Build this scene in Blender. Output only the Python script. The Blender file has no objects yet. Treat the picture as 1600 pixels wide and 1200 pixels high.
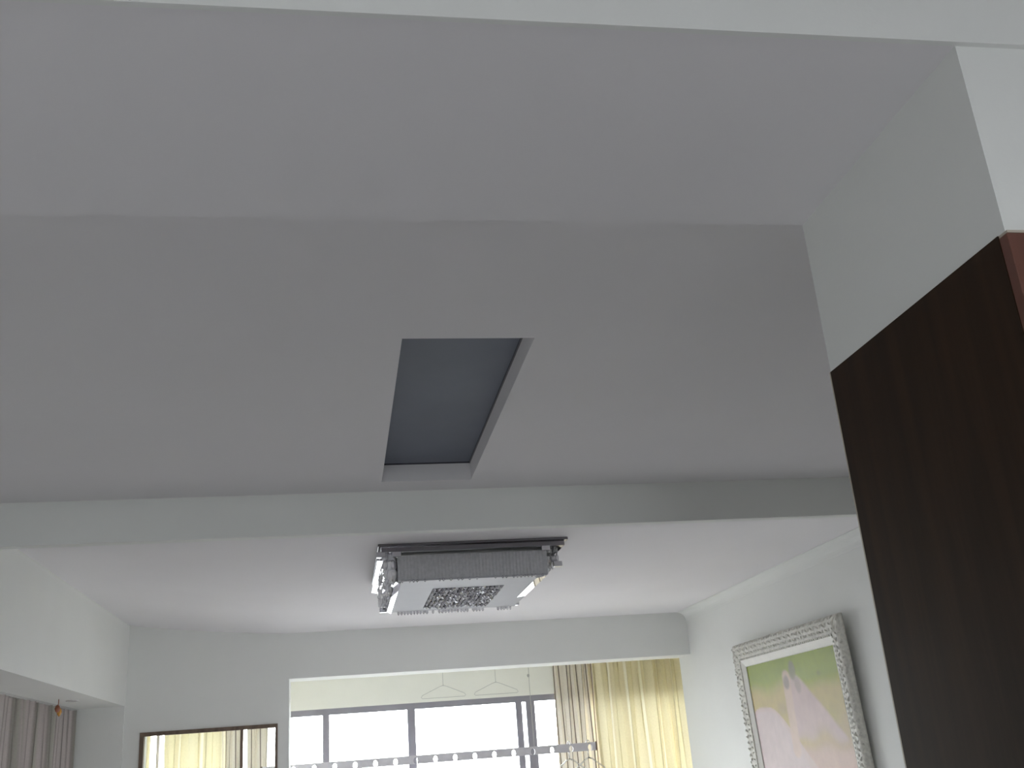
import bpy, bmesh, math, random
from mathutils import Vector, Matrix, noise

# ------------------------------------------------------------------ camera, sky, light, exposure
scene = bpy.context.scene
COL = scene.collection
EYE = 1.5                                        # height of the lens above the floor


def camera():
    yaw, pitch, roll = (math.radians(a) for a in (10.49956, 20.09869, -4.41972))
    f = Vector((math.sin(yaw) * math.cos(pitch), math.cos(yaw) * math.cos(pitch), math.sin(pitch)))
    r = Vector((math.cos(yaw), -math.sin(yaw), 0))
    u = r.cross(f)
    r2 = math.cos(roll) * r + math.sin(roll) * u
    u2 = -math.sin(roll) * r + math.cos(roll) * u
    cd = bpy.data.cameras.new('camera')
    cd.sensor_width = 36.0
    cd.lens = 1588.62 / 1600 * 36
    cd.clip_start = 0.02
    co = bpy.data.objects.new('camera', cd)
    COL.objects.link(co)
    m = Matrix((r2, u2, -f)).transposed().to_4x4()
    m.translation = (0, 0, EYE)
    co.matrix_world = m
    scene.camera = co


camera()

SKY = 9.0
w = bpy.data.worlds.new('overcast_sky')
scene.world = w
w.use_nodes = True
bg = w.node_tree.nodes['Background']
bg.inputs[0].default_value = (0.93, 0.96, 1.0, 1)
bg.inputs[1].default_value = SKY

scene.view_settings.view_transform = 'Standard'
scene.view_settings.look = 'None'
scene.view_settings.gamma = 1.0
scene.view_settings.use_curve_mapping = False
scene.view_settings.exposure = 1.22
scene.cycles.use_denoising = True
scene.cycles.max_bounces = 14
scene.cycles.diffuse_bounces = 8
scene.cycles.glossy_bounces = 6
scene.cycles.transparent_max_bounces = 16
scene.cycles.caustics_reflective = True
scene.cycles.blur_glossy = 1.0
scene.cycles.caustics_refractive = False


def portal(name, loc, rot, sx, sy):
    ld = bpy.data.lights.new(name, 'AREA')
    ld.shape = 'RECTANGLE'
    ld.size = sx
    ld.size_y = sy
    ld.cycles.is_portal = True
    o = bpy.data.objects.new(name, ld)
    o.location = loc
    o.rotation_euler = rot
    COL.objects.link(o)


portal('daylight_portal', (0.8, 11.45, 0.95), (math.radians(-90), 0, 0), 5.9, 2.4)
portal('daylight_portal', (0.2, -4.25, 1.35), (math.radians(90), 0, 0), 1.7, 1.66)

# ------------------------------------------------------------------ materials


def nodes_of(name):
    m = bpy.data.materials.new(name)
    m.use_nodes = True
    nt = m.node_tree
    return m, nt, nt.nodes['Principled BSDF'], nt.nodes['Material Output']


def col4(c):
    return (c[0], c[1], c[2], 1)


def simple(name, c, rough=0.6, metal=0.0, vary=0.06, scale=8.0, bump=0.0, bscale=120.0, spec=0.5):
    m, nt, p, out = nodes_of(name)
    p.inputs['Roughness'].default_value = rough
    p.inputs['Metallic'].default_value = metal
    p.inputs['Specular IOR Level'].default_value = spec
    tc = nt.nodes.new('ShaderNodeTexCoord')
    n = nt.nodes.new('ShaderNodeTexNoise')
    n.inputs['Scale'].default_value = scale
    n.inputs['Detail'].default_value = 4
    nt.links.new(tc.outputs['Object'], n.inputs['Vector'])
    rp = nt.nodes.new('ShaderNodeValToRGB')
    rp.color_ramp.elements[0].position = 0.3
    rp.color_ramp.elements[1].position = 0.7
    rp.color_ramp.elements[0].color = col4([x * (1 - vary) for x in c])
    rp.color_ramp.elements[1].color = col4([min(1, x * (1 + vary)) for x in c])
    nt.links.new(n.outputs['Fac'], rp.inputs['Fac'])
    nt.links.new(rp.outputs['Color'], p.inputs['Base Color'])
    if bump:
        n2 = nt.nodes.new('ShaderNodeTexNoise')
        n2.inputs['Scale'].default_value = bscale
        n2.inputs['Detail'].default_value = 3
        nt.links.new(tc.outputs['Object'], n2.inputs['Vector'])
        b = nt.nodes.new('ShaderNodeBump')
        b.inputs['Strength'].default_value = bump
        b.inputs['Distance'].default_value = 0.004
        nt.links.new(n2.outputs['Fac'], b.inputs['Height'])
        nt.links.new(b.outputs['Normal'], p.inputs['Normal'])
    return m


def wood(name, dark, light, rough=0.4, axis_scale=(14, 14, 0.9), spec=0.4):
    m, nt, p, out = nodes_of(name)
    p.inputs['Roughness'].default_value = rough
    tc = nt.nodes.new('ShaderNodeTexCoord')
    mp = nt.nodes.new('ShaderNodeMapping')
    mp.inputs['Scale'].default_value = axis_scale
    p.inputs['Specular IOR Level'].default_value = spec
    n = nt.nodes.new('ShaderNodeTexNoise')
    n.inputs['Scale'].default_value = 2.0
    n.inputs['Detail'].default_value = 7
    n.inputs['Distortion'].default_value = 0.8
    rp = nt.nodes.new('ShaderNodeValToRGB')
    rp.color_ramp.elements[0].position = 0.32
    rp.color_ramp.elements[1].position = 0.68
    rp.color_ramp.elements[0].color = col4(dark)
    rp.color_ramp.elements[1].color = col4(light)
    nt.links.new(tc.outputs['Object'], mp.inputs['Vector'])
    nt.links.new(mp.outputs['Vector'], n.inputs['Vector'])
    nt.links.new(n.outputs['Fac'], rp.inputs['Fac'])
    nt.links.new(rp.outputs['Color'], p.inputs['Base Color'])
    return m


def glass(name, tint=(1, 1, 1), gloss=0.06, rough=0.0):
    m, nt, p, out = nodes_of(name)
    nt.nodes.remove(p)
    t = nt.nodes.new('ShaderNodeBsdfTransparent')
    t.inputs[0].default_value = col4(tint)
    g = nt.nodes.new('ShaderNodeBsdfGlossy')
    g.inputs['Roughness'].default_value = rough
    lw = nt.nodes.new('ShaderNodeLayerWeight')
    lw.inputs['Blend'].default_value = 0.25
    mt = nt.nodes.new('ShaderNodeMath')
    mt.operation = 'MULTIPLY_ADD'
    mt.inputs[1].default_value = 0.6
    mt.inputs[2].default_value = gloss
    nt.links.new(lw.outputs['Fresnel'], mt.inputs[0])
    mx = nt.nodes.new('ShaderNodeMixShader')
    nt.links.new(mt.outputs[0], mx.inputs[0])
    nt.links.new(t.outputs[0], mx.inputs[1])
    nt.links.new(g.outputs[0], mx.inputs[2])
    nt.links.new(mx.outputs[0], out.inputs[0])
    return m


def cloth(name, stops, period, transl=0.45, tcol=None, weave=0.15):
    """woven curtain cloth: stripes run along the fall, repeated over the cloth's own width (u, in metres)"""
    m, nt, p, out = nodes_of(name)
    p.inputs['Roughness'].default_value = 0.9
    p.inputs['Specular IOR Level'].default_value = 0.1
    uv = nt.nodes.new('ShaderNodeUVMap')
    uv.uv_map = 'cloth'
    sx = nt.nodes.new('ShaderNodeSeparateXYZ')
    nt.links.new(uv.outputs[0], sx.inputs[0])
    dv = nt.nodes.new('ShaderNodeMath')
    dv.operation = 'DIVIDE'
    dv.inputs[1].default_value = period
    nt.links.new(sx.outputs['X'], dv.inputs[0])
    fr = nt.nodes.new('ShaderNodeMath')
    fr.operation = 'FRACT'
    nt.links.new(dv.outputs[0], fr.inputs[0])
    rp = nt.nodes.new('ShaderNodeValToRGB')
    cr = rp.color_ramp
    while len(cr.elements) < len(stops):
        cr.elements.new(0.5)
    for e, (pos, c) in zip(cr.elements, stops):
        e.position = pos
        e.color = col4(c)
    nt.links.new(fr.outputs[0], rp.inputs['Fac'])
    nz = nt.nodes.new('ShaderNodeTexNoise')
    nz.inputs['Scale'].default_value = 60
    nt.links.new(uv.outputs[0], nz.inputs['Vector'])
    hs = nt.nodes.new('ShaderNodeMix')
    hs.data_type = 'RGBA'
    hs.blend_type = 'MULTIPLY'
    hs.inputs[0].default_value = weave
    nt.links.new(rp.outputs['Color'], hs.inputs[6])
    nt.links.new(nz.outputs['Fac'], hs.inputs[7])
    nt.links.new(hs.outputs[2], p.inputs['Base Color'])
    tr = nt.nodes.new('ShaderNodeBsdfTranslucent')
    if tcol:
        tm = nt.nodes.new('ShaderNodeMix')
        tm.data_type = 'RGBA'
        tm.blend_type = 'MULTIPLY'
        tm.inputs[0].default_value = 1
        tm.inputs[7].default_value = col4(tcol)
        nt.links.new(hs.outputs[2], tm.inputs[6])
        nt.links.new(tm.outputs[2], tr.inputs[0])
    else:
        nt.links.new(hs.outputs[2], tr.inputs[0])
    mx = nt.nodes.new('ShaderNodeMixShader')
    mx.inputs[0].default_value = transl
    nt.links.new(p.outputs[0], mx.inputs[1])
    nt.links.new(tr.outputs[0], mx.inputs[2])
    nt.links.new(mx.outputs[0], out.inputs[0])
    return m


def canvas_paint(name):
    m, nt, p, out = nodes_of(name)
    p.inputs['Roughness'].default_value = 0.55
    a = nt.nodes.new('ShaderNodeVertexColor')
    a.layer_name = 'paint'
    tc = nt.nodes.new('ShaderNodeTexCoord')
    n = nt.nodes.new('ShaderNodeTexNoise')
    n.inputs['Scale'].default_value = 14
    n.inputs['Detail'].default_value = 5
    nt.links.new(tc.outputs['Object'], n.inputs['Vector'])
    mx = nt.nodes.new('ShaderNodeMix')
    mx.data_type = 'RGBA'
    mx.blend_type = 'OVERLAY'
    mx.inputs[0].default_value = 0.12
    nt.links.new(a.outputs['Color'], mx.inputs[6])
    nt.links.new(n.outputs['Fac'], mx.inputs[7])
    nt.links.new(mx.outputs[2], p.inputs['Base Color'])
    return m


def tiles(name, c, joint, size):
    m, nt, p, out = nodes_of(name)
    p.inputs['Roughness'].default_value = 0.22
    tc = nt.nodes.new('ShaderNodeTexCoord')
    b = nt.nodes.new('ShaderNodeTexBrick')
    b.offset = 0.0
    b.inputs['Color1'].default_value = col4(c)
    b.inputs['Color2'].default_value = col4([x * 0.95 for x in c])
    b.inputs['Mortar'].default_value = col4(joint)
    b.inputs['Scale'].default_value = 1.0
    b.inputs['Mortar Size'].default_value = 0.004
    b.inputs['Brick Width'].default_value = size
    b.inputs['Row Height'].default_value = size
    nt.links.new(tc.outputs['Object'], b.inputs['Vector'])
    nt.links.new(b.outputs['Color'], p.inputs['Base Color'])
    return m


M_WALL = simple('white_wall_paint', (0.79, 0.80, 0.78), 0.85, vary=0.012, scale=2.5, bump=0.06, bscale=90, spec=0.2)
M_CEIL = simple('white_ceiling_paint', (0.80, 0.785, 0.80), 0.9, vary=0.012, scale=1.5, bump=0.05, bscale=70, spec=0.15)
M_FLOOR = tiles('pale_floor_tile', (0.60, 0.58, 0.60), (0.40, 0.39, 0.39), 0.8)
M_DINING = tiles('beige_floor_tile', (0.42, 0.40, 0.40), (0.30, 0.29, 0.29), 0.8)
M_LIVING = tiles('white_floor_tile', (0.74, 0.72, 0.74), (0.5, 0.49, 0.49), 0.8)
M_BALFLOOR = tiles('grey_floor_tile', (0.28, 0.28, 0.27), (0.2, 0.2, 0.2), 0.3)
M_BALC = simple('cream_balcony_paint', (0.86, 0.86, 0.80), 0.85, vary=0.02, scale=3, bump=0.08, bscale=60, spec=0.2)
M_ALU = simple('grey_window_metal', (0.30, 0.29, 0.33), 0.45, 0.2, vary=0.04)
M_BROWN = wood('dark_brown_wood', (0.022, 0.0115, 0.0055), (0.038, 0.019, 0.009), 0.5, spec=0.14)
M_RED = wood('reddish_brown_wood', (0.115, 0.044, 0.030), (0.165, 0.066, 0.046), 0.4)
M_EDGE = simple('pale_edge_banding', (0.50, 0.45, 0.38), 0.5, vary=0.03)
M_FRAMEWOOD = wood('brown_window_wood', (0.11, 0.075, 0.055), (0.18, 0.125, 0.09), 0.5, (10, 10, 3))
M_CHROME = simple('chrome', (0.62, 0.62, 0.65), 0.12, 1.0, vary=0.02)
M_DARKCHROME = simple('dark_polished_metal', (0.24, 0.23, 0.25), 0.18, 1.0, vary=0.05)
M_MIRROR = simple('mirror_glass', (0.93, 0.93, 0.95), 0.02, 1.0, vary=0.0)
M_CRYSTAL = simple('cut_crystal', (0.90, 0.90, 0.94), 0.06, 0.4, vary=0.05, scale=40)
M_SMOKE = simple('grey_cut_crystal', (0.40, 0.40, 0.43), 0.16, 0.8, vary=0.15, scale=50)
M_SKIRT = simple('smoked_reeded_glass', (0.44, 0.44, 0.46), 0.4, 0.15, vary=0.08, scale=60)
M_FROST = simple('frosted_acrylic', (0.38, 0.38, 0.41), 0.5, vary=0.02)
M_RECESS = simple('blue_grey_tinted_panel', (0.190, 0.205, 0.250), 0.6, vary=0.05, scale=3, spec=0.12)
M_GLASS = glass('window_glass', (0.99, 1.0, 0.99))
M_PLASTIC = glass('clear_plastic', (0.93, 0.93, 0.96), 0.35, 0.1)
M_WIRE = simple('grey_coated_wire', (0.50, 0.50, 0.48), 0.5, 0.2)
M_AIRER = simple('pale_anodised_metal', (0.62, 0.60, 0.64), 0.45, 0.2)
M_YELLOW = cloth('yellow_sheer_cloth', [(0.0, (0.80, 0.73, 0.50)), (0.45, (0.87, 0.80, 0.57)), (0.74, (0.78, 0.70, 0.47)), (0.80, (0.97, 0.93, 0.76)), (0.88, (0.97, 0.93, 0.76)), (0.93, (0.76, 0.68, 0.46)), (1.0, (0.80, 0.73, 0.50))], 0.26, 0.115)  # narrow pale bands paint in the bright streaks of light at the folds
M_STRIPE = cloth('striped_beige_cloth', [(0.0, (0.80, 0.74, 0.64)), (0.46, (0.84, 0.78, 0.68)), (0.52, (0.20, 0.16, 0.13)), (0.60, (0.20, 0.16, 0.13)),
                                        (0.66, (0.82, 0.76, 0.66)), (1.0, (0.80, 0.74, 0.64))], 0.085, 0.045)
M_MAUVE = cloth('striped_mauve_grey_cloth', [(0.0, (0.62, 0.56, 0.55)), (0.42, (0.64, 0.58, 0.57)), (0.55, (0.42, 0.38, 0.36)), (0.8, (0.50, 0.49, 0.44)),
                                            (1.0, (0.62, 0.56, 0.55))], 0.16, 0.2)
M_FRAME = simple('chalky_white_carved_frame', (0.66, 0.65, 0.60), 0.7, vary=0.16, scale=45, bump=0.5, bscale=60)
M_LINER = simple('cream_liner', (0.80, 0.79, 0.74), 0.6, vary=0.03)
M_PAINT = canvas_paint('painted_canvas')
M_AMBER = simple('amber_glass_bead', (0.62, 0.30, 0.06), 0.25, vary=0.1)
M_REDBEAD = simple('dark_red_bead', (0.30, 0.10, 0.05), 0.35, vary=0.1)
M_STEEL = simple('brushed_steel_ring', (0.6, 0.6, 0.6), 0.3, 0.9, vary=0.03)
M_GROUND = simple('distant_grey_ground', (0.13, 0.13, 0.13), 0.95, vary=0.1, scale=0.05)

# ------------------------------------------------------------------ mesh helpers (heights are given from the lens)


class MB:
    def __init__(self):
        self.bm = bmesh.new()
        self.uv = None

    def quad(self, pts):
        vs = [self.bm.verts.new((p[0], p[1], p[2] + EYE)) for p in pts]
        return self.bm.faces.new(vs)

    def box(self, x0, x1, y0, y1, z0, z1, bev=0.0):
        z0 += EYE
        z1 += EYE
        b = bmesh.new() if bev else self.bm
        v = [b.verts.new(p) for p in ((x0, y0, z0), (x1, y0, z0), (x1, y1, z0), (x0, y1, z0),
                                      (x0, y0, z1), (x1, y0, z1), (x1, y1, z1), (x0, y1, z1))]
        for f in ((3, 2, 1, 0), (4, 5, 6, 7), (0, 1, 5, 4), (1, 2, 6, 5), (2, 3, 7, 6), (3, 0, 4, 7)):
            b.faces.new([v[i] for i in f])
        if bev:
            bmesh.ops.bevel(b, geom=list(b.edges), offset=bev, segments=2, affect='EDGES', profile=0.5)
            me = bpy.data.meshes.new('tmp')
            b.to_mesh(me)
            b.free()
            self.bm.from_mesh(me)
            bpy.data.meshes.remove(me)
        return self

    def prism(self, a, b):
        """two rings of equal length joined into a closed solid"""
        n = len(a)
        va = [self.bm.verts.new((p[0], p[1], p[2] + EYE)) for p in a]
        vb = [self.bm.verts.new((p[0], p[1], p[2] + EYE)) for p in b]
        self.bm.faces.new(va[::-1])
        self.bm.faces.new(vb)
        for i in range(n):
            j = (i + 1) % n
            self.bm.faces.new((va[i], va[j], vb[j], vb[i]))
        return self

    def tube(self, pts, r, seg=8):
        P = [Vector(p) for p in pts]
        rings = []
        for i, p in enumerate(P):
            d = (P[min(i + 1, len(P) - 1)] - P[max(i - 1, 0)]).normalized()
            ref = Vector((0, 1, 0)) if abs(d.y) < 0.9 else Vector((1, 0, 0))
            s = d.cross(ref).normalized()
            t = d.cross(s)
            rings.append([self.bm.verts.new(p + Vector((0, 0, EYE)) + r * (math.cos(k * 2 * math.pi / seg) * s + math.sin(k * 2 * math.pi / seg) * t))
                          for k in range(seg)])
        for A, B in zip(rings, rings[1:]):
            for k in range(seg):
                self.bm.faces.new((A[k], A[(k + 1) % seg], B[(k + 1) % seg], B[k]))
        self.bm.faces.new(rings[0][::-1])
        self.bm.faces.new(rings[-1])
        return self

    def lathe(self, c, prof, seg=20, axis=2):
        """profile of (radius, height) around a vertical line through c"""
        rings = []
        for r, h in prof:
            if r < 1e-6:
                rings.append([self.bm.verts.new((c[0], c[1], c[2] + h + EYE))])
            else:
                rings.append([self.bm.verts.new((c[0] + r * math.cos(k * 2 * math.pi / seg), c[1] + r * math.sin(k * 2 * math.pi / seg), c[2] + h + EYE)) for k in range(seg)])
        for A, B in zip(rings, rings[1:]):
            for k in range(seg):
                j = (k + 1) % seg
                if len(A) == 1 and len(B) > 1:
                    self.bm.faces.new((A[0], B[j], B[k]))
                elif len(B) == 1 and len(A) > 1:
                    self.bm.faces.new((A[k], A[j], B[0]))
                elif len(A) > 1:
                    self.bm.faces.new((A[k], A[j], B[j], B[k]))
        return self

    def gem(self, c, rx, ry, rz, spin, tilt=0.0, n=6, mid=0.35):
        """a cut crystal: two rings and two points"""
        R = Matrix.Rotation(spin, 3, 'Z') @ Matrix.Rotation(tilt, 3, 'X')
        C = Vector((c[0], c[1], c[2] + EYE))
        top = self.bm.verts.new(C + R @ Vector((0, 0, rz)))
        bot = self.bm.verts.new(C + R @ Vector((0, 0, -rz)))
        r1 = [self.bm.verts.new(C + R @ Vector((rx * math.cos(k * 2 * math.pi / n), ry * math.sin(k * 2 * math.pi / n), rz * mid))) for k in range(n)]
        r2 = [self.bm.verts.new(C + R @ Vector((rx * math.cos(k * 2 * math.pi / n), ry * math.sin(k * 2 * math.pi / n), -rz * mid))) for k in range(n)]
        for k in range(n):
            j = (k + 1) % n
            self.bm.faces.new((top, r1[k], r1[j]))
            self.bm.faces.new((r1[j], r1[k], r2[k], r2[j]))
            self.bm.faces.new((bot, r2[j], r2[k]))
        return self

    def build(self, name, mat, parent=None, smooth=False, fix=True):
        if fix:
            bmesh.ops.recalc_face_normals(self.bm, faces=list(self.bm.faces))
        xs = [v.co for v in self.bm.verts]
        lo = Vector((min(v.x for v in xs), min(v.y for v in xs), min(v.z for v in xs)))
        hi = Vector((max(v.x for v in xs), max(v.y for v in xs), max(v.z for v in xs)))
        org = Vector(((lo.x + hi.x) / 2, (lo.y + hi.y) / 2, lo.z))
        for v in self.bm.verts:
            v.co -= org
        me = bpy.data.meshes.new(name)
        self.bm.to_mesh(me)
        self.bm.free()
        me.materials.append(mat)
        if smooth:
            for p in me.polygons:
                p.use_smooth = True
        o = bpy.data.objects.new(name, me)
        COL.objects.link(o)
        o['abs'] = 1
        if parent is not None:
            o.parent = parent
            base = Vector((0, 0, 0))
            q = parent
            while q is not None:
                base += q.location
                q = q.parent
            o.location = org - base
        else:
            o.location = org
        del o['abs']
        return o


def box(name, mat, x0, x1, y0, y1, z0, z1, parent=None, bev=0.0):
    return MB().box(x0, x1, y0, y1, z0, z1, bev).build(name, mat, parent)


def struct(o):
    o['kind'] = 'structure'
    return o


def tag(o, label, cat, group=None):
    o['label'] = label
    o['category'] = cat
    if group:
        o['group'] = group
    return o


def thing(name, label, cat, loc, group=None):
    o = bpy.data.objects.new(name, None)
    o.empty_display_size = 0.1
    o.location = (loc[0], loc[1], loc[2] + EYE)
    COL.objects.link(o)
    return tag(o, label, cat, group)


def copy_tree(o, shift, parent=None):
    c = o.copy()
    COL.objects.link(c)
    if parent is not None:
        c.parent = parent
    else:
        c.location = o.location + Vector(shift)
    for ch in list(o.children):
        copy_tree(ch, shift, c)
    return c


# ------------------------------------------------------------------ the shell
FL = -1.5
XL, XN, XR = -1.83, -2.29, 3.317           # left wall, back of the left niche, right wall
YB, YF0, YF1 = -4.0, 1.142, 1.700          # back wall, front and far side of the entrance beam
YD0, YD1 = 4.633, 4.69                     # beam between the two ceilings
YW0, YW1 = 9.64, 9.99                      # wall between room and balcony
YO0, YO1 = 11.06, 11.24                    # outer wall of the balcony
HB, HC, HD, HE, HH = 0.968, 1.2, 1.008, 1.2, 1.32
TOP = 1.62
XP = 0.938                                 # left side of the cabinet and of the wall above it

struct(box('floor', M_FLOOR, XN - 0.25, 4.1, YB - 0.2, YF1, FL - 0.15, FL))
struct(box('floor', M_DINING, XN - 0.25, 4.1, YF1, 4.7, FL - 0.15, FL))  # unseen floor, split into zones whose tones shape the bounce on the ceilings
struct(box('floor', M_LIVING, XN - 0.25, 4.1, 4.7, YW1, FL - 0.15, FL))
struct(box('floor', M_BALFLOOR, XN - 0.25, 4.1, YW1, YO1, FL - 0.15, FL))

def cove():
    m = MB()
    pr = [(XR - 0.085, HE + 0.004)]
    for k in range(9):
        a = math.pi / 2 * k / 8
        pr.append((XR - 0.085 + 0.083 * math.sin(a) * 1.0, HE - 0.004 - 0.083 * (1 - math.cos(a))))
    pr += [(XR + 0.001, HE - 0.092), (XR + 0.004, HE - 0.092), (XR + 0.004, HE + 0.004)]
    m.prism([(x, YD1 - 0.01, z) for x, z in pr], [(x, YW0 + 0.01, z) for x, z in pr])
    return m


struct(cove().build('trim_4', M_WALL))
# entrance hall ceiling, then the beam across the passage
struct(box('ceiling', M_CEIL, XL - 0.2, XR + 0.2, YB - 0.2, YF0 + 0.01, HH, TOP))
struct(box('trim_1', M_CEIL, XL - 0.02, XP - 0.0, YF0 + 0.004, YF1, HB, TOP))
struct(box('trim_2', M_WALL, XL - 0.02, XR + 0.02, YF0 - 0.006, YF0 + 0.004, HB - 0.0015, TOP))
# middle ceiling with the rectangular hole
hx0, hx1, hy0, hy1 = 0.199, 0.604, 2.822, 4.464
HP = HC + 0.083
m = MB()
x0, x1, y0, y1 = XL - 0.2, XR + 0.2, YF1 - 0.02, YD0 + 0.02
m.box(x0, hx0, y0, y1, HC, TOP)
m.box(hx1, x1, y0, y1, HC, TOP)
m.box(hx0, hx1, y0, hy0, HC, TOP)
m.box(hx0, hx1, hy1, y1, HC, TOP)
struct(m.build('ceiling', M_CEIL))
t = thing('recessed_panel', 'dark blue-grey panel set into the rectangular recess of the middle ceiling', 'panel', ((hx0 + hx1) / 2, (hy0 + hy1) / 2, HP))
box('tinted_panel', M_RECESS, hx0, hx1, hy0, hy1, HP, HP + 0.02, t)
m = MB()
for a in ((hx0, hx0 + 0.006, hy0, hy1), (hx1 - 0.006, hx1, hy0, hy1), (hx0, hx1, hy0, hy0 + 0.006), (hx0, hx1, hy1 - 0.006, hy1)):
    m.box(a[0], a[1], a[2], a[3], HP - 0.006, HP + 0.004)
m.build('rebate', M_DARKCHROME, t)

struct(box('trim_3', M_WALL, XL - 0.02, XR + 0.02, YD0, YD1, HD, TOP))

# living room ceiling; it rises gently towards the left wall
m = MB()
cols = [XR + 0.2, 2.0, 0.5, -0.45] + [-0.45 - 1.38 * k / 10 for k in range(1, 11)] + [XL - 0.2]


def ceil_h(x):
    s = min(1.0, max(0.0, (-0.45 - x) / 1.38))
    return HE + 0.14 * s ** 1.35


cols = sorted(set(cols))
for a, b in zip(cols, cols[1:]):
    ya, yb = YD1 - 0.02, YW0 + 0.02
    m.quad([(a, ya, ceil_h(a)), (a, yb, ceil_h(a)), (b, yb, ceil_h(b)), (b, ya, ceil_h(b))])
    m.quad([(a, ya, TOP), (b, ya, TOP), (b, yb, TOP), (a, yb, TOP)])
bmesh.ops.remove_doubles(m.bm, verts=list(m.bm.verts), dist=1e-5)
bd = [e for e in m.bm.edges if e.is_boundary]
bmesh.ops.bridge_loops(m.bm, edges=bd)
o = m.build('ceiling', M_CEIL)
for p in o.data.polygons:
    p.use_smooth = True
o.data.set_sharp_from_angle(angle=math.radians(30))
struct(o)

# left wall: plain up to the middle beam, then a header over a deep niche
m = MB()
m.box(XL - 0.2, XL, YB - 0.2, YD1 - 0.2, FL, TOP)
m.box(XN - 0.2, XL, YD1 - 0.2, YD1, FL, TOP)
m.box(XN - 0.2, XL, YD1, YW0 + 0.02, 0.654, TOP)
m.box(XN - 0.2, XN, YD1, YW0 + 0.02, FL, 0.654)
m.box(XN, XL - 0.004, YW0 - 0.02, YW0 + 0.02, FL, 0.654)
struct(m.build('wall_left', M_WALL))
# right wall
struct(box('wall_right', M_WALL, XR, XR + 0.2, YB - 0.2, YW1, FL, TOP))
# wall above and beside the tall cabinet
CT = 0.647
struct(box('wall_unseen_shade', M_WALL, 2.80, XR, YF1, YD1, FL, TOP))  # unseen block added to darken the right side of the middle ceiling
struct(box('wall_front', M_WALL, XP, XR, YF0 + 0.004, YF1, CT, TOP))
struct(box('wall_front', M_WALL, 2.303, XR, YF0 + 0.004, YF1, FL, CT))
# back wall with its window
m = MB()
m.box(XL, -0.65, YB - 0.2, YB, FL, HH + 0.02)
m.box(1.05, XR, YB - 0.2, YB, FL, HH + 0.02)
m.box(-0.65, 1.05, YB - 0.2, YB, FL, -1.00)
m.box(-0.65, 1.05, YB - 0.2, YB, 0.66, HH + 0.02)
struct(m.build('wall_back', M_WALL))
wb = struct(box('window_3', M_ALU, -0.65, 1.05, YB - 0.14, YB - 0.06, 0.60, 0.66))
for a in ((-0.65, 1.05, -1.00, -0.94), (-0.65, -0.59, -0.94, 0.60), (0.99, 1.05, -0.94, 0.60), (0.17, 0.23, -0.94, 0.60)):
    box('frame_bar', M_ALU, a[0], a[1], YB - 0.14, YB - 0.06, a[2], a[3], wb)
for a in ((-0.59, 0.17), (0.23, 0.99)):
    box('pane', M_GLASS, a[0], a[1], YB - 0.105, YB - 0.10, -0.94, 0.60, wb)

# wall to the balcony: window on the left, wide opening on the right
WX0, WX1, WT, WBt = -1.697, -0.540, 0.427, -0.60
OX0, OT = -0.443, 0.800
m = MB()
m.box(XN - 0.2, WX0, YW0, YW1, FL, TOP)
m.box(WX0, WX1, YW0, YW1, WT, TOP)
m.box(WX0, WX1, YW0, YW1, FL, WBt)
m.box(WX1, OX0, YW0, YW1, FL, TOP)
m.box(OX0, XR, YW0, YW1, OT, TOP)
struct(m.build('wall_far', M_WALL))

# balcony shell
struct(box('ceiling', M_BALC, XN - 0.3, 4.1, YW1 - 0.02, YO1, HE + 0.02, TOP))
BW0, BW1, BWT, BWB = -2.15, 3.80, 0.60, -1.30
m = MB()
m.box(XN - 0.25, BW0, YO0, YO1, FL, HE + 0.03)
m.box(BW1, 4.1, YO0, YO1, FL, HE + 0.03)
m.box(BW0, BW1, YO0, YO1, BWT, HE + 0.03)
m.box(BW0, BW1, YO0, YO1, FL, BWB)
struct(m.build('wall_balcony', M_BALC))
struct(box('wall_balcony_left', M_BALC, XN - 0.45, XN - 0.2, YW1 - 0.02, YO1, FL, HE + 0.03))
struct(box('wall_balcony_right', M_BALC, 3.88, 4.1, YW1 - 0.02, YO1, FL, HE + 0.03))
struct(box('wall_balcony_back', M_BALC, XR + 0.01, 4.0, YW1 - 0.1, YW1, FL, HE + 0.03))
struct(box('ground', M_GROUND, -120, 120, -100, 140, -12.3, -12))

# outer window of the balcony
w1 = struct(box('window_1', M_ALU, BW0, BW1, YO0 + 0.02, YO0 + 0.09, BWT - 0.060, BWT))
bars = [(-2.15, -2.09), (-1.792, -1.762), (-0.175, -0.108), (0.688, 0.768), (1.826, 1.893), (1.936, 2.030), (2.95, 3.02), (3.74, 3.80)]
for a, b in bars:
    box('mullion', M_ALU, a, b, YO0 + 0.02, YO0 + 0.09, BWB + 0.06, BWT - 0.060, w1)
box('sill_bar', M_ALU, BW0, BW1, YO0 + 0.02, YO0 + 0.09, BWB, BWB + 0.06, w1)
for (a0, a1), (b0, b1) in zip(bars, bars[1:]):
    box('pane', M_GLASS, a1, b0, YO0 + 0.05, YO0 + 0.056, BWB + 0.06, BWT - 0.060, w1)

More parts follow.
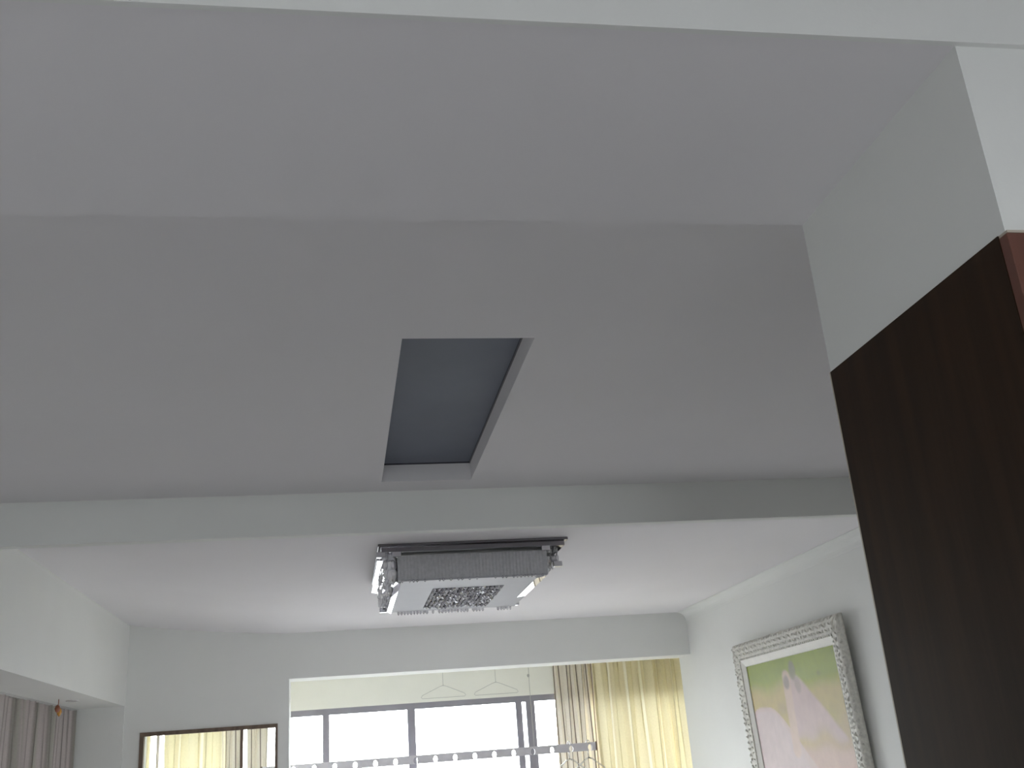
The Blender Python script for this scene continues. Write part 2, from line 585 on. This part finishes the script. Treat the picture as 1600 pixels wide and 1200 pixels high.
# brown framed window in the wall to the balcony
w2 = struct(box('window_2', M_FRAMEWOOD, WX0, WX1, YW0 - 0.012, YW0 + 0.05, WT - 0.032, WT))
for a in ((WX0, WX0 + 0.034), (WX1 - 0.022, WX1)):
    box('frame_bar', M_FRAMEWOOD, a[0], a[1], YW0 - 0.012, YW0 + 0.05, WBt + 0.035, WT - 0.032, w2)
box('frame_bar', M_FRAMEWOOD, WX0, WX1, YW0 - 0.012, YW0 + 0.05, WBt, WBt + 0.035, w2)
box('mullion', M_FRAMEWOOD, -0.858, -0.834, YW0 - 0.006, YW0 + 0.04, WBt + 0.035, WT - 0.032, w2)
for a in ((WX0 + 0.034, -0.858), (-0.834, WX1 - 0.022)):
    box('pane', M_GLASS, a[0], a[1], YW0 + 0.02, YW0 + 0.025, WBt + 0.035, WT - 0.032, w2)

# ------------------------------------------------------------------ tall brown cabinet of the entrance
CX1 = 2.30
t = thing('tall_cabinet', 'tall dark brown wooden cabinet filling the wall end at the right', 'cabinet', ((XP + CX1) / 2, (YF0 + YF1) / 2, FL))
box('side_panel', M_BROWN, XP - 0.003, XP + 0.022, YF0 + 0.018, YF1 - 0.003, FL, CT, t)
tag_edge = box('edge_band', M_EDGE, XP - 0.003, XP + 0.018, YF1 - 0.003, YF1 + 0.001, FL, CT, t)
tag_edge['label'] = 'pale edge strip down the far side of the cabinet'
box('top_panel', M_BROWN, XP + 0.022, CX1 - 0.022, YF0 + 0.018, YF1 - 0.003, CT - 0.022, CT - 0.001, t)
box('back_panel', M_BROWN, XP + 0.022, CX1 - 0.022, YF1 - 0.018, YF1 - 0.003, FL + 0.08, CT - 0.022, t)
box('side_panel', M_BROWN, CX1 - 0.022, CX1, YF0 + 0.018, YF1 - 0.003, FL, CT, t)
box('bottom_panel', M_BROWN, XP + 0.022, CX1 - 0.022, YF0 + 0.018, YF1 - 0.018, FL, FL + 0.08, t)
cr_ = box('cornice_strip', M_EDGE, XP - 0.001, CX1, YF0 - 0.001, YF0 + 0.018, CT - 0.004, CT, t)
cr_['label'] = 'pale strip along the top of the cabinet front'
for k in range(3):
    a = XP - 0.002 + k * (CX1 - XP + 0.002) / 3
    b = a + (CX1 - XP + 0.002) / 3 - 0.003
    d = box('door', M_RED, a, b, YF0 - 0.001, YF0 + 0.018, FL + 0.08, CT - 0.004, t, 0.0015)
    hx = b - 0.05
    h = MB()
    h.tube([(hx, YF0 - 0.001, -0.42), (hx, YF0 - 0.03, -0.42), (hx, YF0 - 0.03, -0.28), (hx, YF0 - 0.001, -0.28)], 0.006)
    h.build('handle', M_CHROME, d, True)

# ------------------------------------------------------------------ ceiling lamp
random.seed(4)
LX0, LX1, LY0, LY1 = 0.228, 1.345, 5.83, 7.12
L = thing('ceiling_lamp', 'rectangular two-tier crystal and mirror ceiling lamp under the living room ceiling', 'lamp', ((LX0 + LX1) / 2, (LY0 + LY1) / 2, HE))
box('base_plate', M_DARKCHROME, LX0, LX1, LY0, LY1, HE - 0.016, HE, L, 0.003)
box('housing', M_STEEL, 0.36, 1.20, 5.93, 7.03, 1.0, HE - 0.016, L)
# chrome ring under the plate
m = MB()
for a in ((LX0 + 0.02, LX1 - 0.02, LY0 + 0.02, LY0 + 0.05), (LX0 + 0.02, LX1 - 0.02, LY1 - 0.05, LY1 - 0.02),
          (LX0 + 0.02, LX0 + 0.05, LY0 + 0.05, LY1 - 0.05), (LX1 - 0.05, LX1 - 0.02, LY0 + 0.05, LY1 - 0.05)):
    m.box(a[0], a[1], a[2], a[3], HE - 0.045, HE - 0.016)
m.build('upper_ring', M_DARKCHROME, L)


def slab(name, mat, a, b, c, d, th, parent):
    A, B, C_, D = (Vector(q) for q in (a, b, c, d))
    n = (B - A).cross(D - A).normalized() * th
    return MB().prism([A, B, C_, D], [A + n, B + n, C_ + n, D + n]).build(name, mat, parent)


# slanted mirror strips along the left edge of both tiers and along the right edge
o = slab('mirror_strip', M_MIRROR, (0.226, 5.95, 1.128), (0.300, 5.95, 1.118), (0.300, LY1, 1.118), (0.226, LY1, 1.128), 0.006, L)
o['label'] = 'slanted mirror strip along the upper left edge'
slab('mirror_strip', M_MIRROR, (0.324, 5.87, 0.986), (0.352, 5.87, 0.972), (0.352, 7.07, 0.972), (0.324, 7.07, 0.986), 0.006, L)
slab('mirror_strip', M_MIRROR, (1.150, 5.90, 0.976), (1.205, 5.86, 0.981), (1.205, 6.62, 0.981), (1.150, 6.62, 0.976), 0.004, L)
slab('mirror_strip', M_MIRROR, (1.270, 5.95, 1.105), (1.343, 5.95, 1.165), (1.343, LY1, 1.165), (1.270, LY1, 1.105), 0.006, L)
# reeded grey glass skirt of the front and back
for ya, nm in ((5.85, 'front_skirt'), (7.055, 'back_skirt')):
    m = MB()
    n = 44
    for k in range(n):
        a = 0.338 + k * (1.212 - 0.338) / n
        b = a + (1.212 - 0.338) / n
        c = (a + b) / 2
        s = 0.0022
        m.prism([(a, ya + 0.012, 0.986), (a, ya, 0.986), (c, ya - s, 0.986), (b, ya, 0.986), (b, ya + 0.012, 0.986)],
                [(a, ya + 0.012, 1.128), (a, ya, 1.128), (c, ya - s, 1.128), (b, ya, 1.128), (b, ya + 0.012, 1.128)])
    m.build(nm, M_SKIRT, L)
# crystal strings hanging on the two long sides and at the corners
def strings(xa, xb, ya, yb, za, zb, nx, ny, step):
    m = MB()
    for i in range(nx):
        for j in range(ny):
            x = xa + (xb - xa) * (i + 0.5) / nx + random.uniform(-0.006, 0.006)
            y = ya + (yb - ya) * (j + 0.5) / ny + random.uniform(-0.01, 0.01)
            z = za
            while z > zb:
                s = random.uniform(0.014, 0.024)
                m.gem((x, y, z), s, s * 0.6, random.uniform(0.026, 0.042), random.uniform(0, 6.3), random.uniform(-0.3, 0.3), 6, random.uniform(0.2, 0.6))
                z -= step
    return m


o = strings(0.262, 0.332, 5.86, 7.08, 1.14, 1.02, 3, 17, 0.052).build('crystal_strings', M_CRYSTAL, L)
o['kind'] = 'stuff'
o = strings(1.225, 1.290, 5.86, 7.08, 1.14, 1.05, 3, 16, 0.052).build('crystal_strings', M_PLASTIC, L)
o['kind'] = 'stuff'
m = MB()
for k in range(34):  # small slanted mirror plates added among the crystals for white glints
    x, y, z = random.uniform(0.248, 0.318), random.uniform(5.86, 6.9), random.uniform(1.0, 1.13)
    wx, ly, ti = random.uniform(0.010, 0.020), random.uniform(0.05, 0.17), random.uniform(0.25, 0.50)
    A, B, C_, D = [(x, y, z), (x + wx, y, z - wx * ti), (x + wx, y + ly, z - wx * ti), (x, y + ly, z)]
    m.prism([A, B, C_, D], [(q[0], q[1], q[2] + 0.004) for q in (A, B, C_, D)])
o = m.build('mirror_facets', M_MIRROR, L)
o['kind'] = 'stuff'
# lower tier: frosted panel around a block of crystal
px0, px1, py0, py1 = 0.354, 1.205, 5.845, 7.07
cx0, cx1, cy0, cy1 = 0.560, 0.995, 6.14, 6.94
m = MB()
m.box(px0, cx0, py0, py1, 0.982, 0.994)
m.box(cx1, px1, py0, py1, 0.982, 0.994)
m.box(cx0, cx1, py0, cy0, 0.982, 0.994)
m.box(cx0, cx1, cy1, py1, 0.982, 0.994)
m.build('bottom_panel', M_FROST, L)
m = MB()
for i in range(16):
    for j in range(22):
        s = random.uniform(0.010, 0.016)
        m.gem((cx0 + (cx1 - cx0) * (i + 0.5) / 16, cy0 + (cy1 - cy0) * (j + 0.5) / 22, 0.985 + random.uniform(-0.004, 0.008)), s, s, 0.018,
              random.uniform(0, 6.3), random.uniform(-0.5, 0.5), 6, 0.3)
o = m.build('crystal_block', M_SMOKE, L)
o['kind'] = 'stuff'
# beads along the front and back lower edges
m = MB()
for k in range(40):
    x = 0.36 + k * 0.0215
    if random.random() < 0.55:
        m.gem((x, 5.838, 0.982), 0.008, 0.006, 0.010, random.uniform(0, 6))
    if random.random() < 0.8:
        m.gem((x, 7.075, 0.976), 0.012, 0.008, 0.018, random.uniform(0, 6))
o = m.build('edge_beads', M_PLASTIC, L)
o['kind'] = 'stuff'
# corner blocks
for (x, y, z) in ((1.275, 5.86, 1.03), (0.30, 7.075, 0.985), (1.21, 7.05, 0.985), (0.245, 5.86, 1.125), (0.335, 5.86, 1.125), (1.21, 5.86, 1.125)):
    box('corner_block', M_CHROME, x - 0.025, x + 0.025, y - 0.02, y + 0.02, z, z + 0.03, L, 0.003)

# ------------------------------------------------------------------ curtains


def curtain(mat, ax, fixed, a0, a1, ztop, zbot, fold, amp, seed, name, parent=None, fullness=1.0, taper=0.0):
    """a hanging sheet of cloth in folds; ax 'x' runs along x at y=fixed, ax 'y' runs along y at x=fixed"""
    rnd = random.Random(seed)
    nfold = max(2, int(round((a1 - a0) / fold)))
    ws = [rnd.uniform(0.6, 1.4) for _ in range(nfold)]
    tot = sum(ws)
    prof = []
    pos = a0
    for k, wk in enumerate(ws):
        wd = wk / tot * (a1 - a0)
        A = amp * rnd.uniform(0.6, 1.2)
        for s in range(10):
            t_ = s / 10
            prof.append((pos + wd * (t_ + 0.10 * math.sin(4 * math.pi * t_)), A * math.sin(2 * math.pi * t_)))
        pos += wd
    prof.append((a1, 0))
    rows = 14
    bm = bmesh.new()
    uvl = bm.loops.layers.uv.new('cloth')
    U = [0]
    for p, q in zip(prof, prof[1:]):
        U.append(U[-1] + math.hypot(q[0] - p[0], q[1] - p[1]))
    G = []
    for r in range(rows + 1):
        f_ = r / rows
        z = ztop + (zbot - ztop) * f_ + EYE
        row = []
        for i, (p, d) in enumerate(prof):
            k = (0.75 + 0.35 * f_) * d + 0.012 * math.sin(3.1 * f_ + p * 9 + seed)
            q = p + 0.01 * math.sin(5 * f_ + i * 0.35 + seed)
            row.append(bm.verts.new((q, fixed + k, z) if ax == 'x' else (fixed + k, q, z)))
        G.append(row)
    for r in range(rows):
        for i in range(len(prof) - 1):
            f = bm.faces.new((G[r][i], G[r][i + 1], G[r + 1][i + 1], G[r + 1][i]))
            for lp, (ii, rr) in zip(f.loops, ((i, r), (i + 1, r), (i + 1, r + 1), (i, r + 1))):
                lp[uvl].uv = (U[ii], rr / rows * 2.4)
    m_ = MB()
    m_.bm.free()
    m_.bm = bm
    return m_.build(name, mat, parent, True, False)


def curtain_thing(name, label, mat, a0, a1, y, seed, fold, amp, group=None):
    t = thing(name, label, 'curtain', ((a0 + a1) / 2, y, FL + 0.03), group)
    curtain(mat, 'x', y, a0, a1, 1.10, FL + 0.04, fold, amp, seed, 'cloth', t)
    nk = max(3, int((a1 - a0) / 0.09))
    for k in range(nk + 1):
        x = a0 + 0.01 + (a1 - a0 - 0.02) * k / nk
        MB().tube([(x, y, 1.095), (x, y + 0.01, 1.12), (x, y, 1.132)], 0.003, 5).build('hook', M_WIRE, t)
    return t


YC = 10.93
tr = box('curtain_rail', M_ALU, -2.1, 3.8, YC - 0.012, YC + 0.012, 1.13, 1.16)  # curtain rail, out of view behind the lintel
struct(tr)
curtain_thing('curtain', 'yellow sheer curtain at the right end of the balcony window', M_YELLOW, 2.66, 3.70, YC, 3, 0.125, 0.034)
curtain_thing('curtain', 'beige curtain with dark brown stripes beside the yellow one right of the opening', M_STRIPE, 2.235, 2.70, YC + 0.092, 8, 0.075, 0.022)
curtain_thing('curtain', 'narrow yellow curtain edge at the far left inside the brown framed window', M_YELLOW, -2.1, -1.815, YC, 11, 0.1, 0.028)
curtain_thing('curtain', 'yellow sheer curtain in the middle of the brown framed window', M_YELLOW, -1.690, -1.155, YC, 17, 0.13, 0.03)
curtain_thing('curtain', 'striped beige curtain just left of the upright bar of the brown framed window', M_STRIPE, -1.150, -0.962, YC + 0.01, 23, 0.07, 0.026)
curtain_thing('curtain', 'striped beige curtain right of the upright bar of the brown framed window', M_STRIPE, -0.90, -0.705, YC + 0.01, 29, 0.065, 0.026)

t = thing('niche_curtain', 'mauve grey striped curtain filling the niche at the far left', 'curtain', (-2.235, 7.2, FL + 0.03))
curtain(M_MAUVE, 'y', -2.235, 4.95, 9.58, 0.640, FL + 0.04, 0.15, 0.035, 41, 'cloth', t)
box('track', M_STEEL, -2.25, -2.22, 4.95, 9.58, 0.638, 0.654, t)

# little ornament hanging in front of the niche curtain
t = thing('bead_ornament', 'small amber and dark red bead ornament at the top of the niche curtain', 'ornament', (-2.08, 8.42, 0.654))
MB().tube([(-2.08, 8.42, 0.654), (-2.08, 8.42, 0.60)], 0.003, 6).build('cord', M_REDBEAD, t)
MB().lathe((-2.08, 8.40, 0.585), [(0, 0.03), (0.014, 0.02), (0.02, 0), (0.014, -0.02), (0, -0.03)], 12).build('bead', M_REDBEAD, t, True)
o = MB().lathe((-2.08, 8.46, 0.565), [(0, 0.035), (0.012, 0.022), (0.02, 0), (0.012, -0.022), (0, -0.035)], 12).build('bead', M_AMBER, t, True)
o['label'] = 'amber bead'
# recessed downlight in the niche soffit
t = thing('downlight', 'small round recessed downlight in the underside of the niche header', 'light', (-2.03, 8.62, 0.654))
MB().lathe((-2.03, 8.62, 0.654), [(0.048, 0.0), (0.048, -0.006), (0.036, -0.008), (0.033, -0.002), (0.033, 0.0)], 24).build('ring', M_STEEL, t, True)
MB().lathe((-2.03, 8.62, 0.654), [(0.033, 0.0), (0.033, -0.003), (0, -0.004)], 24).build('lens', M_FROST, t, True)

# ------------------------------------------------------------------ clothes airer on the balcony
YR = 10.5
t = thing('clothes_airer', 'long flat clothes airer bar with a row of holes on the balcony', 'airer', (0.9, YR, 0.02))
pitch = 0.1925
h0 = -0.247
segs = range(-2, 15)
m = MB()
za, zb = 0.005, 0.083
NS = 16
for k in segs:
    c = h0 + pitch * k
    xa, xb = c - pitch / 2, c + pitch / 2
    if k == 14:
        xb = 2.508
    hz, rx, rz = 0.036, 0.021, 0.030
    outer, inner = [], []
    for s in range(NS):
        an = 2 * math.pi * s / NS
        ca, sa = math.cos(an), math.sin(an)
        inner.append((c + rx * ca, hz + rz * sa))
        q = max(abs(ca), abs(sa))
        ox = c + (ca / q) * ((xb - c) if ca > 0 else (c - xa))
        zm, zh = (za + zb) / 2, (zb - za) / 2
        outer.append((ox, zm + sa / q * zh))
    for y_, fl in ((YR - 0.009, 0), (YR + 0.009, 1)):
        for s in range(NS):
            j = (s + 1) % NS
            m.quad([(outer[s][0], y_, outer[s][1]), (outer[j][0], y_, outer[j][1]), (inner[j][0], y_, inner[j][1]), (inner[s][0], y_, inner[s][1])])
    for s in range(NS):
        j = (s + 1) % NS
        m.quad([(inner[s][0], YR - 0.009, inner[s][1]), (inner[j][0], YR - 0.009, inner[j][1]), (inner[j][0], YR + 0.009, inner[j][1]), (inner[s][0], YR + 0.009, inner[s][1])])
    m.quad([(xa, YR - 0.009, zb), (xb, YR - 0.009, zb), (xb, YR + 0.009, zb), (xa, YR + 0.009, zb)])
    m.quad([(xa, YR - 0.009, za), (xb, YR - 0.009, za), (xb, YR + 0.009, za), (xa, YR + 0.009, za)])
m.build('perforated_bar', M_AIRER, t)
box('end_cap', M_FRAMEWOOD, 2.508, 2.520, YR - 0.011, YR + 0.011, 0.002, 0.088, t)
box('end_cap', M_FRAMEWOOD, h0 - 2.5 * pitch - 0.012, h0 - 2.5 * pitch, YR - 0.011, YR + 0.011, 0.002, 0.088, t)
for x in (1.89, -0.62):
    MB().tube([(x, YR, 1.22), (x - 0.004, YR, 0.6), (x, YR, 0.083)], 0.0028, 6).build('cord', M_WIRE, t)
# rod above, with two wire hangers
MB().tube([(0.2, YR, 0.868), (2.2, YR, 0.868)], 0.009, 10).build('upper_rod', M_AIRER, t, True)
for x in (0.25, 2.15):
    MB().tube([(x, YR, 1.22), (x, YR, 0.877)], 0.005, 8).build('rod_hanger', M_AIRER, t)


def hanger(name, label, x, mat, r, zt, group, tilt=0.0, half=0.21, drop=0.085):
    """coat hanger hooked over a bar whose top is at height zt"""
    t_ = thing(name, label, 'hanger', (x, YR, zt))
    if group:
        t_['group'] = group
    hook = []
    for k in range(11):
        an = math.radians(-25 + 235 * k / 10)
        hook.append((x + 0.002, YR + 0.022 * math.cos(an), zt - 0.012 + 0.024 * math.sin(an)))
    hook = hook[::-1]
    hook = hook + [(x + 0.001, YR + 0.006, zt - 0.10), (x, YR, zt - 0.155)]
    MB().tube(hook, r, 7).build('hook', mat, t_, True)
    zn = zt - 0.150
    tl, tr_ = (1 + tilt), (1 - tilt)
    pts = [(x, YR, zn), (x - 0.04, YR, zn - 0.012), (x - half, YR, zn - drop * tl), (x - half - 0.012, YR, zn - drop * tl - 0.02), (x - half, YR, zn - drop * tl - 0.03),
           (x + half, YR, zn - drop * tr_ - 0.03), (x + half + 0.012, YR, zn - drop * tr_ - 0.02), (x + half, YR, zn - drop * tr_), (x + 0.04, YR, zn - 0.012), (x, YR, zn)]
    MB().tube(pts, r, 7).build('shoulder', mat, t_, True)
    return t_


hanger('wire_hanger', 'thin wire coat hanger under the lintel, the left of two', 1.015, M_WIRE, 0.0022, 0.868, None)
hanger('wire_hanger', 'thin wire coat hanger under the lintel, the right of two', 1.545, M_WIRE, 0.0022, 0.868, None)
hanger('plastic_hanger', 'clear plastic coat hanger on the airer bar in front of the striped curtain', 2.235, M_PLASTIC, 0.007, 0.092, None, 0, 0.19, 0.1).rotation_euler = (0, 0, math.radians(28))
hanger('plastic_hanger', 'clear plastic coat hanger nearest the right end of the airer bar', 2.43, M_PLASTIC, 0.007, 0.092, None, 0, 0.19, 0.1).rotation_euler = (0, 0, math.radians(28))
o = MB().lathe((1.98, YO0 - 0.012, 0.80), [(0, 0.016), (0.012, 0.012), (0.014, 0), (0.010, -0.014), (0, -0.018)], 12).build('wall_hook', M_WIRE, None, True)
tag(o, 'tiny dark hook on the balcony wall above the window', 'hook')

# ------------------------------------------------------------------ framed painting on the right wall
PY0, PY1 = 6.37, 8.32          # near and far edge
PZT, PZB = 0.734, -0.70
TILT = math.radians(2.0)
PIC = thing('framed_painting', 'large painting in a carved white frame leaning forward on the right wall', 'painting', (XR - 0.004, (PY0 + PY1) / 2, PZB))


def pic_place(bm_):
    """frame space (a along the wall, d out from it, h up) to the wall: lean forward about the lower back edge"""
    for v in bm_.verts:
        a, d, h = v.co.x, v.co.y, v.co.z - EYE
        out = d * math.cos(TILT) + h * math.sin(TILT)
        up = h * math.cos(TILT) - d * math.sin(TILT)
        v.co = Vector((XR - 0.004 - out, PY1 - a, PZB + up + EYE + 0.06 * math.sin(TILT)))


PW, PH = PY1 - PY0, (PZT - PZB)
FW, LW, FD = 0.125, 0.062, 0.055


def rail(pa, pb, corner_a, corner_b, width, d0, prof):
    """mitred moulding from pa to pb; prof = list of (across 0..1, out)"""
    m_ = MB()
    pa, pb = Vector(pa), Vector(pb)
    ca, cb = Vector(corner_a), Vector(corner_b)
    A, B = [], []
    for s, d in prof:
        qa, qb = pa.lerp(ca, s), pb.lerp(cb, s)
        A.append((qa.x, d0 + d, qa.y))
        B.append((qb.x, d0 + d, qb.y))
    n = max(2, int((pb - pa).length / 0.04))
    rows = []
    for k in range(n + 1):
        f_ = k / n
        row = []
        for i, (p, q) in enumerate(zip(A, B)):
            v = Vector(p).lerp(Vector(q), f_)
            row.append(m_.bm.verts.new((v.x, v.y, v.z + EYE)))
        rows.append(row)
    for r0, r1 in zip(rows, rows[1:]):
        for i in range(len(prof)):
            j = (i + 1) % len(prof)
            m_.bm.faces.new((r0[i], r0[j], r1[j], r1[i]))
    m_.bm.faces.new(rows[0])
    m_.bm.faces.new(rows[-1][::-1])
    return m_


fprof = [(0, 0), (0, 0.022), (0.12, 0.040), (0.3, 0.050), (0.55, 0.046), (0.78, 0.034), (0.88, 0.042), (1.0, 0.036), (1.0, 0)]
lprof = [(0, 0), (0, 0.030), (0.12, 0.034), (0.3, 0.030), (0.9, 0.016), (0.95, 0.019), (1.0, 0.016), (1.0, 0)]
O = [(0, PH), (PW, PH), (PW, 0), (0, 0)]
I = [(FW, PH - FW), (PW - FW, PH - FW), (PW - FW, FW), (FW, FW)]
K = [(FW + LW, PH - FW - LW), (PW - FW - LW, PH - FW - LW), (PW - FW - LW, FW + LW), (FW + LW, FW + LW)]
for k in range(4):
    j = (k + 1) % 4
    m = rail((*O[k], 0), (*O[j], 0), (*I[k], 0), (*I[j], 0), FW, 0.0, fprof)
    pic_place(m.bm)
    fr_ = m.build('frame_rail', M_FRAME, PIC, True)
    # carved leaves and scrolls on each rail
    m = MB()
    pa, pb = Vector((*O[k], 0)), Vector((*O[j], 0))
    ia, ib = Vector((*I[k], 0)), Vector((*I[j], 0))
    n = int((pb - pa).length / 0.048)
    rnd = random.Random(70 + k)
    for s in range(n):
        f_ = (s + 0.5) / n
        e0, e1 = pa.lerp(pb, f_), ia.lerp(ib, f_)
        al = (pb - pa).normalized()
        for w_, sz, out in ((0.14, 0.022, 0.038), (0.42, 0.028, 0.046), (0.70, 0.018, 0.036)):
            c = e0.lerp(e1, w_) + al * rnd.uniform(-0.008, 0.008)
            an = math.atan2(al.y, al.x) + (0.75 if (s + int(w_ * 10)) % 2 else -0.75) + rnd.uniform(-0.25, 0.25)
            l_, b_ = sz * rnd.uniform(0.85, 1.2), sz * 0.45
            u_ = Vector((math.cos(an), math.sin(an)))
            v_ = Vector((-u_.y, u_.x))
            base = []
            for q in range(6):
                t_ = q * math.pi / 3
                base.append(Vector((c.x, c.y)) + u_ * l_ * math.cos(t_) + v_ * b_ * math.sin(t_))
            vs = [m.bm.verts.new((p.x, out - 0.004, p.y + EYE)) for p in base]
            tp1 = m.bm.verts.new((c.x + u_.x * l_ * 0.35, out + 0.013, c.y + u_.y * l_ * 0.35 + EYE))
            tp2 = m.bm.verts.new((c.x - u_.x * l_ * 0.35, out + 0.009, c.y - u_.y * l_ * 0.35 + EYE))
            for tri in ((0, 1, tp1), (5, 0, tp1), (1, 2, None), (4, 5, None), (2, 3, tp2), (3, 4, tp2)):
                if tri[2] is not None:
                    m.bm.faces.new((vs[tri[0]], vs[tri[1]], tri[2]))
                else:
                    m.bm.faces.new((vs[tri[0]], vs[tri[1]], tp2, tp1) if tri[0] == 1 else (vs[tri[0]], vs[tri[1]], tp1, tp2))
    pic_place(m.bm)
    cv = m.build('carving', M_FRAME, fr_)
    cv['kind'] = 'stuff'
    # beading on the inner edge
    m = rail((*I[k], 0), (*I[j], 0), (*K[k], 0), (*K[j], 0), LW, 0.0, lprof)
    pic_place(m.bm)
    ln = m.build('liner', M_LINER, PIC)
    m = MB()
    n = int((ib - ia).length / 0.03)
    for s in range(n):
        p = ia.lerp(ib, (s + 0.5) / n)
        m.box(p.x - 0.007, p.x + 0.007, 0.030, 0.043, p.y - 0.007, p.y + 0.007)
    pic_place(m.bm)
    bd_ = m.build('beading', M_FRAME, fr_)
    bd_['kind'] = 'stuff'


def sm(a, b, x):
    t_ = min(1, max(0, (x - a) / (b - a)))
    return t_ * t_ * (3 - 2 * t_)


def mixc(c, d, f_):
    return [p + (q - p) * f_ for p, q in zip(c, d)]


def seg_dist(px, py, ax, ay, bx, by):
    dx, dy = bx - ax, by - ay
    t_ = min(1, max(0, ((px - ax) * dx + (py - ay) * dy) / (dx * dx + dy * dy + 1e-9)))
    return math.hypot(px - ax - t_ * dx, py - ay - t_ * dy), t_


def paint(u, v):
    """u 0..1 far to near, v 0..1 from the top down: soft pale forms in a green and ochre field"""
    n1 = noise.noise((u * 5, v * 5, 1.3))
    n2 = noise.noise((u * 14, v * 12, 4.1))
    green = (0.285 + 0.03 * n1, 0.335 + 0.03 * n1, 0.10)
    ochre = (0.50, 0.42, 0.235)
    tan = (0.46, 0.37, 0.25)
    pink = (0.60, 0.50, 0.475)
    c = mixc(green, ochre, sm(0.13 + 0.05 * n1, 0.26 + 0.05 * n1, v))
    c = mixc(c, tan, sm(0.30, 0.42, v + 0.08 * n1) * sm(0.5, 0.9, u))
    c = mixc(c, (0.40, 0.37, 0.14), 0.6 * math.exp(-(((u - 0.83) / 0.10) ** 2 + ((v - 0.42) / 0.07) ** 2)))
    c = mixc(c, (0.58, 0.45, 0.40), sm(0.48, 0.68, v + 0.06 * n1))
    # left mound
    d = ((u - 0.14 - 0.1 * (v - 0.4)) / (0.10 + 0.75 * max(0.0, v - 0.27))) ** 4 + (max(0.0, 0.44 - v) / 0.13) ** 3
    c = mixc(c, (0.34, 0.28, 0.20), 0.55 * math.exp(-(((u - 0.36) / 0.07) ** 2 + ((v - 0.34) / 0.05) ** 2)))
    c = mixc(c, pink, 1 - sm(0.85, 1.12, d + 0.1 * n1))
    c = mixc(c, (0.62, 0.54, 0.54), (1 - sm(0.3, 0.7, d)) * 0.8)
    # upright pale form: a wedge that widens to the right as it comes down
    lo_ = 0.455 - 0.03 * v + 0.008 * n2
    hi_ = 0.55 + 0.95 * max(0.0, v - 0.12) + 0.015 * n1 + 0.008 * n2
    f_ = sm(lo_ - 0.015, lo_ + 0.02, u) * (1 - sm(hi_ - 0.02, hi_ + 0.03, u)) * sm(0.10, 0.17, v) * (1 - sm(0.44, 0.56, v + 0.1 * n1))
    c = mixc(c, (0.56, 0.455, 0.445), f_)
    # narrow one on its left
    d2, t2 = seg_dist(u, v, 0.455, 0.13, 0.43, 0.62)
    f2 = 1 - sm(0.030, 0.052, d2)
    c = mixc(c, (0.64, 0.52, 0.46), f2 * 0.9)
    # dark tips
    for (a, b, r, q, col_) in ((0.535, 0.10, 0.040, 0.065, (0.23, 0.22, 0.17)), (0.45, 0.165, 0.035, 0.05, (0.25, 0.22, 0.20)), (0.57, 0.20, 0.035, 0.06, (0.40, 0.34, 0.31))):
        e = ((u - a) / r) ** 2 + ((v - b) / q) ** 2
        c = mixc(c, col_, 0.85 * (1 - sm(0.5, 1.2, e + 0.25 * n2)))
    c = mixc(c, (0.20, 0.20, 0.10), 0.6 * math.exp(-(((u - 0.80) / 0.022) ** 2 + ((v - 0.15) / 0.016) ** 2)))
    lum = 0.3 * c[0] + 0.6 * c[1] + 0.1 * c[2]
    c = [max(0.0, lum + 1.6 * (x - lum)) for x in c]
    k_ = 0.72 * (1 + 0.05 * n2)
    return [min(1, max(0, x * k_)) for x in c]


NU, NV = 110, 90
m = MB()
cl = m.bm.verts.layers.float_color.new('paint')
a0, a1, b0, b1 = FW + LW - 0.006, PW - FW - LW + 0.006, PH - FW - LW + 0.006, FW + LW - 0.006
G = [[m.bm.verts.new((a0 + (a1 - a0) * i / NU, 0.010, b0 + (b1 - b0) * j / NV + EYE)) for i in range(NU + 1)] for j in range(NV + 1)]
for j in range(NV):
    for i in range(NU):
        m.bm.faces.new((G[j][i], G[j][i + 1], G[j + 1][i + 1], G[j + 1][i]))
for j in range(NV + 1):
    for i in range(NU + 1):
        G[j][i][cl] = (*paint(i / NU, j / NV), 1)
# back board of the canvas
bk = [m.bm.verts.new((x, 0.002, z + EYE)) for x, z in ((a0, b0), (a1, b0), (a1, b1), (a0, b1))]
for q in bk:
    q[cl] = (0.4, 0.35, 0.3, 1)
m.bm.faces.new(bk[::-1])
pic_place(m.bm)
m.build('canvas', M_PAINT, PIC, False, False)
